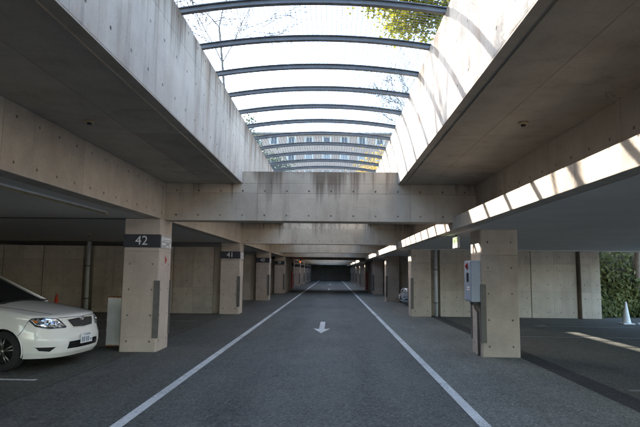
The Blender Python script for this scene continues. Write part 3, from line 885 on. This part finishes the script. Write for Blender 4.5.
def make_car(label, paint, loc, rz, plate=True):
    root = empty('parked_car', loc, rz); tag(root, label, 'car', 'parked cars')
    off = empty  # noqa
    # --- lower body
    m = MB(); NZ = 56; cols = []
    for side in (1, -1):
        prev = None
        for i, p in enumerate(OUT):
            zb, zt = zbot(p), hs(p); c = []
            for k in range(NZ + 1):
                s = k / NZ; x, y = out_xy(p, s); z = zb + (zt - zb) * s
                c.append(len(m.v)); m.v.append((x, side * y, z))
            if prev is not None:
                lm = (ARC[i] + ARC[i - 1]) / 2
                for k in range(NZ):
                    q = [m.v[j] for j in (prev[k], c[k], c[k + 1], prev[k + 1])]
                    mx = sum(v[0] for v in q) / 4; mz = sum(v[2] for v in q) / 4
                    if i > NF // 2 and any(math.hypot(mx - wx, mz - WZ) < WRAD for wx in WX) : continue
                    if inpoly((lm, mz), INTAKE) or inpoly((lm, mz), FOG): continue
                    f = (prev[k], c[k], c[k + 1], prev[k + 1]); m.f.append(f if side < 0 else f[::-1]); m.uv += [(0, 0)] * 4
            prev = c
    # the separate outline strips meet at the centre lines
    body = m.build('body', paint, root, smooth=True)
    # --- bonnet / deck
    m = MB(); NA, NB = 70, 44; g = []
    for a in range(NA + 1):
        row = []
        for b in range(NB + 1):
            t = -1 + 2 * b / NB; y = WTOP * math.copysign(min(1, abs(t)) ** .8, t)
            u = min(abs(y) / WTOP, 1) ** MY; xf = -A_ + (A_ + DXT) * (max(0, 1 - u)) ** (1 / NX); xr = -LEN + AR - (AR + DXT) * (max(0, 1 - u)) ** (1 / NX)
            aa = (a / NA) ** 1.5
            x = xf + (xr - xf) * aa
            d = min(xf - x, WTOP - abs(y), x - xr)
            if abs(y) < WTOP * .98: d = min(math.hypot(xf - x, 0), (WTOP - abs(y)) * 1.0, x - xr)
            row.append(len(m.v)); m.v.append((x, y, zdeck(x, y, d) + .0005))
        g.append(row)
    for r0, r1 in zip(g, g[1:]):
        for k in range(NB): m.f.append((r0[k], r0[k + 1], r1[k + 1], r1[k])); m.uv += [(0, 0)] * 4
    m.build('bonnet', paint, root, smooth=True)
    # bonnet shut lines
    for sg in (1, -1):
        pts = []
        for i in range(14):
            t = i / 13; x = -.30 - 1.0 * t; y = .50 + .17 * t ** .6
            pts.append((x, sg * y, zdeck(x, y, .07 if True else 0) + .0015))
        mm = MB(); mm.tube(pts, .0045, 5); mm.build('shut_line', 'black', root)
        mm = MB(); mm.tube([tuple(Vector((1, sg, 1)) * body_off(l, z, .0005)) if False else (lambda q: (q.x, sg * q.y, q.z))(body_off(l, z, .0005)) for l, z in ((1.02, .773), (1.06, .70), (1.11, .62), (1.17, .555))], .0042, 5); mm.build('seam', 'black', root)
    mm = MB(); mm.tube([tuple(body_off(l, .805 + .012 * abs(l), .0)) for l in [-.55 + 1.1 * i / 24 for i in range(25)]], .004, 5); mm.build('bonnet_gap', 'black', root)
    # --- greenhouse: rings from belt to roof
    def ring(z, xf, xr, w, n=10):
        return [(xf - .10 * (abs(t)) ** 2.5, w * t, z) for t in [-1 + 2 * i / n for i in range(n + 1)]] + [(xr + .08 * abs(t) ** 2.5, w * t, z) for t in [1 - 2 * i / n for i in range(n + 1)]]
    r0 = ring(1.01, -1.14, -3.75, .70); r1 = ring(1.20, -1.56, -3.55, .635); r2 = ring(1.43, -2.06, -3.28, .575); r3 = ring(1.458, -2.2, -3.18, .545); r4 = ring(1.475, -2.45, -2.95, .35)
    def loft(rings, name, mat, parent, closed_top=True):
        m = MB(); L = len(rings[0])
        for r_ in rings: m.v += r_
        for a in range(len(rings) - 1):
            for j in range(L):
                m.f.append((a * L + j, a * L + (j + 1) % L, (a + 1) * L + (j + 1) % L, (a + 1) * L + j)); m.uv += [(0, 0)] * 4
        if closed_top: m.f.append(tuple((len(rings) - 1) * L + j for j in range(L))); m.uv += [(0, 0)] * L
        return m.build(name, mat, parent, smooth=True)
    loft([r2, r3, r4], 'roof', paint, root)
    loft([r0, r1, r2], 'window_glass', 'glass', root, False)
    for sg in (1, -1):
        for xs, rr in ((( -1.23, -1.66, -2.15), .022), ((-3.66, -3.47, -3.2), .05), ((-2.45, -2.5, -2.55), .03)):
            mm = MB(); mm.tube([(xs[0], sg * .70, 1.0), (xs[1], sg * .637, 1.2), (xs[2], sg * .575, 1.435)], rr, 8); mm.build('pillar', paint, root, smooth=True)
        mm = MB(); mm.tube([(-1.17, sg * (.02 + .3 * i), 1.05 - .012 * i) for i in range(3)], .012, 5); mm.build('wiper', 'black', root)
        # mirrors
        mm = MB(); mm.lathe([(.0, -.09), (.06, -.085), (.085, -.03), (.08, .04), (.0, .06)], 14, (0, 0, 0)); o = mm.build('mirror', paint, root, smooth=True)
        o.location = (-1.72, sg * .90, 1.02); o.rotation_euler = (R(90), 0, 0); o.scale = (.7, .85, 1.1)
    # --- lamps, grille, intakes
    for mir in (False, True):
        h = patch(HEAD, .004, 'headlight', 'black', root, mir, .02)
        HI = [(.99, .786), (.955, .806), (.80, .816), (.57, .793), (.485, .74), (.422, .672), (.44, .660), (.72, .660), (.89, .70)]
        patch(HI, .004, 'reflector', 'lens', h, mir, .02, rim=.012)
        patch([(.955, .785), (.90, .79), (.86, .755), (.89, .735)], .018, 'indicator', 'amber', h, mir, .015)
        for (lc, zc, rr) in ((.72, .735, .052), (.57, .722, .045)):
            q = body_off(lc, zc, .012); mm = MB(); mm.lathe([(rr, 0), (rr, .012), (rr * .8, .016), (rr * .7, .006), (.0, .0)], 18)
            o = mm.build('projector', 'chrome', h, smooth=True); o.location = (q.x, -q.y if mir else q.y, q.z)
            nn = body_off(lc, zc, .05) - body_off(lc, zc, 0); nn.y = -nn.y if mir else nn.y; o.rotation_euler = nn.to_track_quat('Z', 'Y').to_euler()
        frame_loop(HEAD, .003, .004, 'headlight_trim', 'chrome', h, mir)
        patch(FOG, -.05, 'fog_recess', 'black', root, mir, .03); frame_loop(FOG, .0, .008, 'fog_trim', paint, root, mir)
    gm = patch(GRILL, .006, 'grille', 'black', root, False, .03)
    for z in (.66, .68, .70, .72, .74, .757):
        wz = lerp_tab([(.65, .27), (.73, .335), (.775, .365)], z)
        mm = MB(); mm.tube([tuple(body_off(l, z, .009)) for l in [-wz + 2 * wz * i / 16 for i in range(17)]], .0045, 5); mm.build('grille_bar', 'black', gm)
    frame_loop(GRILL, .006, .008, 'grille_frame', paint, gm)
    # oval emblem: an upright oval and a lying oval inside a ring
    q = body_off(0, .772, .014)
    def oval(ry, rz_, dz=0): return [(q.x + .004, ry * math.cos(t * math.pi / 12), q.z + dz + rz_ * math.sin(t * math.pi / 12)) for t in range(25)]
    mm = MB(); mm.tube(oval(.052, .034), .007, 6, False); mm.tube(oval(.018, .031), .005, 6, False); mm.tube(oval(.036, .013, .014), .005, 6, False); mm.build('emblem', 'chrome', gm, smooth=True)
    patch(INTAKE, -.06, 'air_intake', 'black', root, False, .04); frame_loop(INTAKE, 0, .009, 'intake_trim', paint, root)
    for z in (.345, .39):
        mm = MB(); mm.tube([tuple(body_off(l, z, -.025)) for l in [-.40 + .8 * i / 16 for i in range(17)]], .006, 5); mm.build('intake_bar', 'hub', root)
    # number plate with small unreadable marks
    px = body_off(0, .46, .022).x
    mm = MB(); mm.box(px, px + .008, -.165, .165, .375, .54); pl = mm.build('number_plate', 'white', root, bevel=.003)
    mm = MB()
    for (ya, yb, za, zb) in ((-.02, .10, .50, .525), (-.07, -.04, .50, .525), (.10, .14, .405, .44), (.03, .07, .395, .475), (-.02, .015, .395, .475), (-.085, -.045, .395, .475), (-.14, -.10, .395, .475)):
        mm.box(px + .0082, px + .010, ya, yb, za, zb)
    mm.build('plate_print', 'cabinet', pl)
    # under tray
    mm = MB(); mm.box(-4.0, -.5, -.60, .60, .19, .30); mm.build('underbody', 'black', root)
    # --- wheels
    for wx in WX:
        for sg in (1, -1):
            w = empty('wheel_mount', (0, 0, 0)); bpy.data.objects.remove(w)
            yc = sg * .735
            mm = MB(); mm.lathe([(.20, -.10), (.285, -.098), (.306, -.075), (.311, -.04), (.311, .04), (.306, .075), (.285, .098), (.20, .10)], 40, axis='y', cap=False); ty = mm.build('wheel', 'rubber', root, smooth=True); ty.location = (wx, yc, .311)
            mm = MB(); so_ = sg
            mm.lathe([(.205, .0), (.21, .104), (.20, .104), (.19, .085), (.185, .03), (.0, .025)] if sg > 0 else [(.205, .0), (.21, -.104), (.20, -.104), (.19, -.085), (.185, -.03), (.0, -.025)], 36, axis='y', cap=False); mm.build('rim', 'hub', ty, smooth=True)
            mm = MB()
            for j in range(5):
                a = 2 * math.pi * j / 5 + .3
                for da in (-.16, .16):
                    dx, dz = math.cos(a + da * .3), math.sin(a + da * .3); ex, ez = math.cos(a + da), math.sin(a + da)
                    mm.tube([(.035 * dx, sg * .085, .035 * dz), (.11 * ex, sg * .094, .11 * ez), (.195 * ex, sg * .09, .195 * ez)], [.016, .012, .012], 6)
            mm.lathe([(.0, sg * .10), (.035, sg * .098), (.042, sg * .08), (.0, sg * .07)], 16, axis='y')
            mm.lathe([(.193, sg * .088), (.199, sg * .102), (.205, sg * .104)], 36, axis='y', cap=False)
            mm.build('spokes', 'rim', ty, smooth=True)
            # wheel arch liner and lip
            mm = MB(); n = 20; wr = WRAD + .004
            pr = [(wx + wr * math.cos(math.pi * (1.08 - 1.16 * j / n)), WZ + wr * math.sin(math.pi * (1.08 - 1.16 * j / n))) for j in range(n + 1)]
            for a, b in zip(pr, pr[1:]):
                mm.quad([(a[0], sg * .47, a[1]), (b[0], sg * .47, b[1]), (b[0], sg * .832, b[1]), (a[0], sg * .832, a[1])])
            mm.quad([(p_[0], sg * .47, p_[1]) for p_ in pr]); mm.build('arch_liner', 'black', root)
            mm = MB(); mm.tube([(a[0], sg * (.840 if .3 < a[1] < .6 else .834), a[1]) for a in pr], .010, 6); mm.build('arch_lip', paint, root, smooth=True)
    # door shut lines and handles
    for sg in (1, -1):
        for x in (-1.55, -2.5, -3.25):
            mm = MB(); mm.tube([(x, sg * .832, .30), (x, sg * .8485, .5), (x, sg * .844, .72), (x, sg * .825, .87)], .004, 5); mm.build('door_gap', 'black', root)
        for x in (-2.35, -3.12):
            mm = MB(); mm.box(x - .09, x + .09, min(sg * .84, sg * .868), max(sg * .84, sg * .868), .78, .81); mm.build('door_handle', paint, root, bevel=.006)
    return root
make_car('white car parked nose first beside column 42, front wheel cut off by the photo', 'paintW', (-4.13, 8.98, 0), R(-7))
make_car('silver car peeking out behind the second right column', 'paintS', (3.22, 25.6, 0), R(180))

# ------------------------------------------------------------------ ivy bank at the right
def bank():
    m = MB()
    pr = [(20.6, -.02), (20.9, .5), (21.3, 1.6), (22.0, 2.9), (23.2, 3.9), (26.5, GZ + .01)]
    xs = [9.73 + i * 1.2 for i in range(31)]
    for (a, b) in zip(pr, pr[1:]):
        for x0, x1 in zip(xs, xs[1:]): m.quad([(x0, a[0], a[1]), (x1, a[0], a[1]), (x1, b[0], b[1]), (x0, b[0], b[1])])
    struct('bank', m, 'earth', 'earth bank rising behind the open corner on the right')
    m = MB(); rnd = random.Random(3)
    for i in range(19000):
        t = rnd.random() ** 1.15 * 4.99; k = int(t); f = t - k
        y = pr[k][0] + (pr[k + 1][0] - pr[k][0]) * f; z = pr[k][1] + (pr[k + 1][1] - pr[k][1]) * f
        if k == 4 and rnd.random() < .6: continue
        if z > 2.0 + .5 * math.sin(i * 12.9898) and rnd.random() < .72: continue
        x = 9.76 + rnd.random() ** 1.5 * 11
        bulge = .22 + .25 * math.sin(x * 2.1) * math.sin(z * 2.3 + 1)
        c = Vector((x, y - rnd.random() * (bulge + .12) - .02, z + rnd.random() * .2 + .03))
        s = .045 + .06 * rnd.random()
        n = Vector((rnd.uniform(-.9, .9), -1 + rnd.uniform(-.3, .7), rnd.uniform(-.2, 1.1))).normalized()
        a = n.cross(Vector((rnd.uniform(-1, 1), rnd.uniform(-1, 1), rnd.uniform(-1, 1)))).normalized(); b = n.cross(a)
        m.quad([c - a * s, c - b * s * .62 + n * .01, c + a * s * 1.25 - n * .012, c + b * s * .62 + n * .01])
    tag(m.build('ivy_hedge', 'leaf_ivy'), 'dense green ivy covering the bank behind the white cone', 'hedge', None, 'stuff')
    m = MB()
    m.quad([(45.0, -60, -.01), (46.0, -60, GZ), (46.0, 26.5, GZ), (45.0, 26.5, -.01)])
    struct('retaining_wall', m, 'earth', 'earth slope across the open ground on the right')
bank()

# ------------------------------------------------------------------ trees
def tree(name, label, loc, h, r, seed, depth=5, spread=.55, leaf=None, nleaf=0, lsize=.08, lean=(0, 0), bark='bark', clear=.35, group=None, crown_r=.5):
    rnd = random.Random(seed); root = empty(name, loc); tag(root, label, 'tree', group)
    m = MB(); tips = []
    def grow(p, d, L, rad, lev):
        rad = max(rad, .011 if not nleaf else .004); pts = [p]; rads = [rad]; n = 4
        for i in range(n):
            d = (d + Vector((rnd.uniform(-1, 1), rnd.uniform(-1, 1), rnd.uniform(-.5, .9))) * .14).normalized()
            p = p + d * L / n; pts.append(p); rads.append(max(.008, rad * (1 - .38 * (i + 1) / n)))
            if lev < depth and i >= (2 if lev == 0 else 0):
                for q in range(2 if lev < 2 else rnd.choice((1, 1, 2))):
                    ax = d.cross(Vector((rnd.uniform(-1, 1), rnd.uniform(-1, 1), rnd.uniform(-1, 1)))).normalized()
                    nd = (d * (1 - spread * .6) + ax * spread * rnd.uniform(.7, 1.25)).normalized()
                    grow(p, nd, L * rnd.uniform(.48, .7), rads[-1] * rnd.uniform(.45, .65), lev + 1) if rnd.random() < (.95 if lev < 2 else .7) else None
            if lev >= depth - 2: tips.append((p, lev))
        m.tube([tuple(x) for x in pts], rads, 6 if lev < 2 else (4 if lev < 4 else 3), cap=False)
        tips.append((p, lev))
    d0 = Vector((lean[0], lean[1], 1)).normalized()
    grow(Vector((0, 0, -.1)), d0, h * .52, r, 0)
    m.build('trunk', bark, root, smooth=True)
    if nleaf:
        lm = MB()
        for i in range(nleaf):
            p, lev = rnd.choice(tips)
            c = p + Vector((rnd.gauss(0, 1), rnd.gauss(0, 1), rnd.gauss(0, .8))) * crown_r * .35
            n = Vector((rnd.uniform(-1, 1), rnd.uniform(-1, 1), rnd.uniform(-.4, 1))).normalized()
            a = n.cross(Vector((rnd.uniform(-1, 1), rnd.uniform(-1, 1), rnd.uniform(-1, 1)))).normalized(); b = n.cross(a); s = lsize * rnd.uniform(.6, 1.25)
            lm.quad([c - a * s * .5, c - b * s * .33, c + a * s * .55, c + b * s * .33])
        lm.build('crown', leaf, root)
    return root
tree('bare_tree', 'bare slender tree seen through the mesh, on the left', (-3.25, 15.5, GZ), 9.5, .05, 11, 5, .42)
tree('bare_tree', 'bare branching tree far left above the garage, throwing shadows on the ledge', (-11.3, 14.9, GZ), 11.5, .2, 23, 5, .5)
tree('bare_tree', 'bare tree with twigs behind the sunlit well wall', (4.7, 24.0, GZ), 7.2, .05, 31, 4, .5)
tree('leafy_tree', 'yellow green leafy tree overhanging the mesh at the top right', (5.5, 16.4, GZ), 11.6, .14, 5, 4, .5, 'leaf_y', 30000, .15, (-.06, -.1), crown_r=.6)
tree('leafy_tree', 'golden leafed tree in front of the brown building', (2.4, 38.0, GZ), 6.2, .12, 9, 4, .7, 'leaf_gold', 9000, .15, crown_r=1.2)
tree('evergreen_tree', 'dark green tree top beside the roof of the brown building', (-9.3, 62.0, GZ), 12.0, .2, 14, 4, .42, 'leaf_g', 12000, .3, crown_r=1.3)
tree('bank_tree', 'brown tree trunk rising from the ivy bank', (11.75, 20.95, 1.0), 9.0, .13, 41, 3, .5, 'leaf_g', 1500, .14, (.02, .0), bark='bark2')

# ------------------------------------------------------------------ building beyond
def building():
    y = 90.0; x0, x1, zt = -26.0, 16.5, 25.1
    root = empty('brick_building', (0, y, GZ)); tag(root, 'brown brick building with rows of windows beyond the light well', 'building')
    wins = []
    for r_ in range(6):
        zc = 24.05 - GZ - r_ * 2.97
        for i in range(-5, 4):
            xc = -4.22 + i * 3.06 + 3.06 * 1
            wins.append((xc, zc))
    m = MB(); m.box(x0, x1, 0.25, 14, -.2, zt - GZ); m.build('wall', 'facade', root)
    # outer skin between the window openings
    m = MB(); rows = sorted(set(z for _, z in wins)); xs = sorted(set(x for x, _ in wins)); ww, wh = .52, .66
    zz = -.2
    for z in rows + [None]:
        ztop = (z - wh) if z is not None else zt - GZ
        m.box(x0, x1, 0, .249, zz, ztop)
        if z is None: break
        xa = x0
        for x in xs + [None]:
            m.box(xa, (x - ww) if x is not None else x1, 0, .249, z - wh, z + wh)
            if x is not None: xa = x + ww
        zz = z + wh
    m.build('brick_skin', 'facade', root)
    pm = {}
    rnd = random.Random(2)
    for x, z in wins:
        m = MB(); b = .07
        m.box(-ww, -ww + b, .08, .2, -wh, wh); m.box(ww - b, ww, .08, .2, -wh, wh); m.box(-ww + b, ww - b, .08, .2, wh - b, wh); m.box(-ww + b, ww - b, .08, .2, -wh, -wh + b); m.box(-.03, .03, .09, .19, -wh + b, wh - b)
        w = m.build('window', 'frame', root); w.location = (x, 0, z)
        m = MB(); m.box(-ww + b, ww - b, .20, .22, -wh + b, wh - b); m.build('pane', 'pane' if (z > 18 or rnd.random() < .3) else 'blind', w)
        for q in (-1, 1):
            m = MB(); m.box(*sorted((q * ww, q * (ww + .3))), -.05, -.002, -wh - .05, wh + .05); m.build('shutter', 'frame', w)
    m = MB(); m.box(x0 - .4, x1 + .4, -.5, 14.5, zt - GZ + .001, zt - GZ + .3); m.build('roof', 'roofc', root)
building()
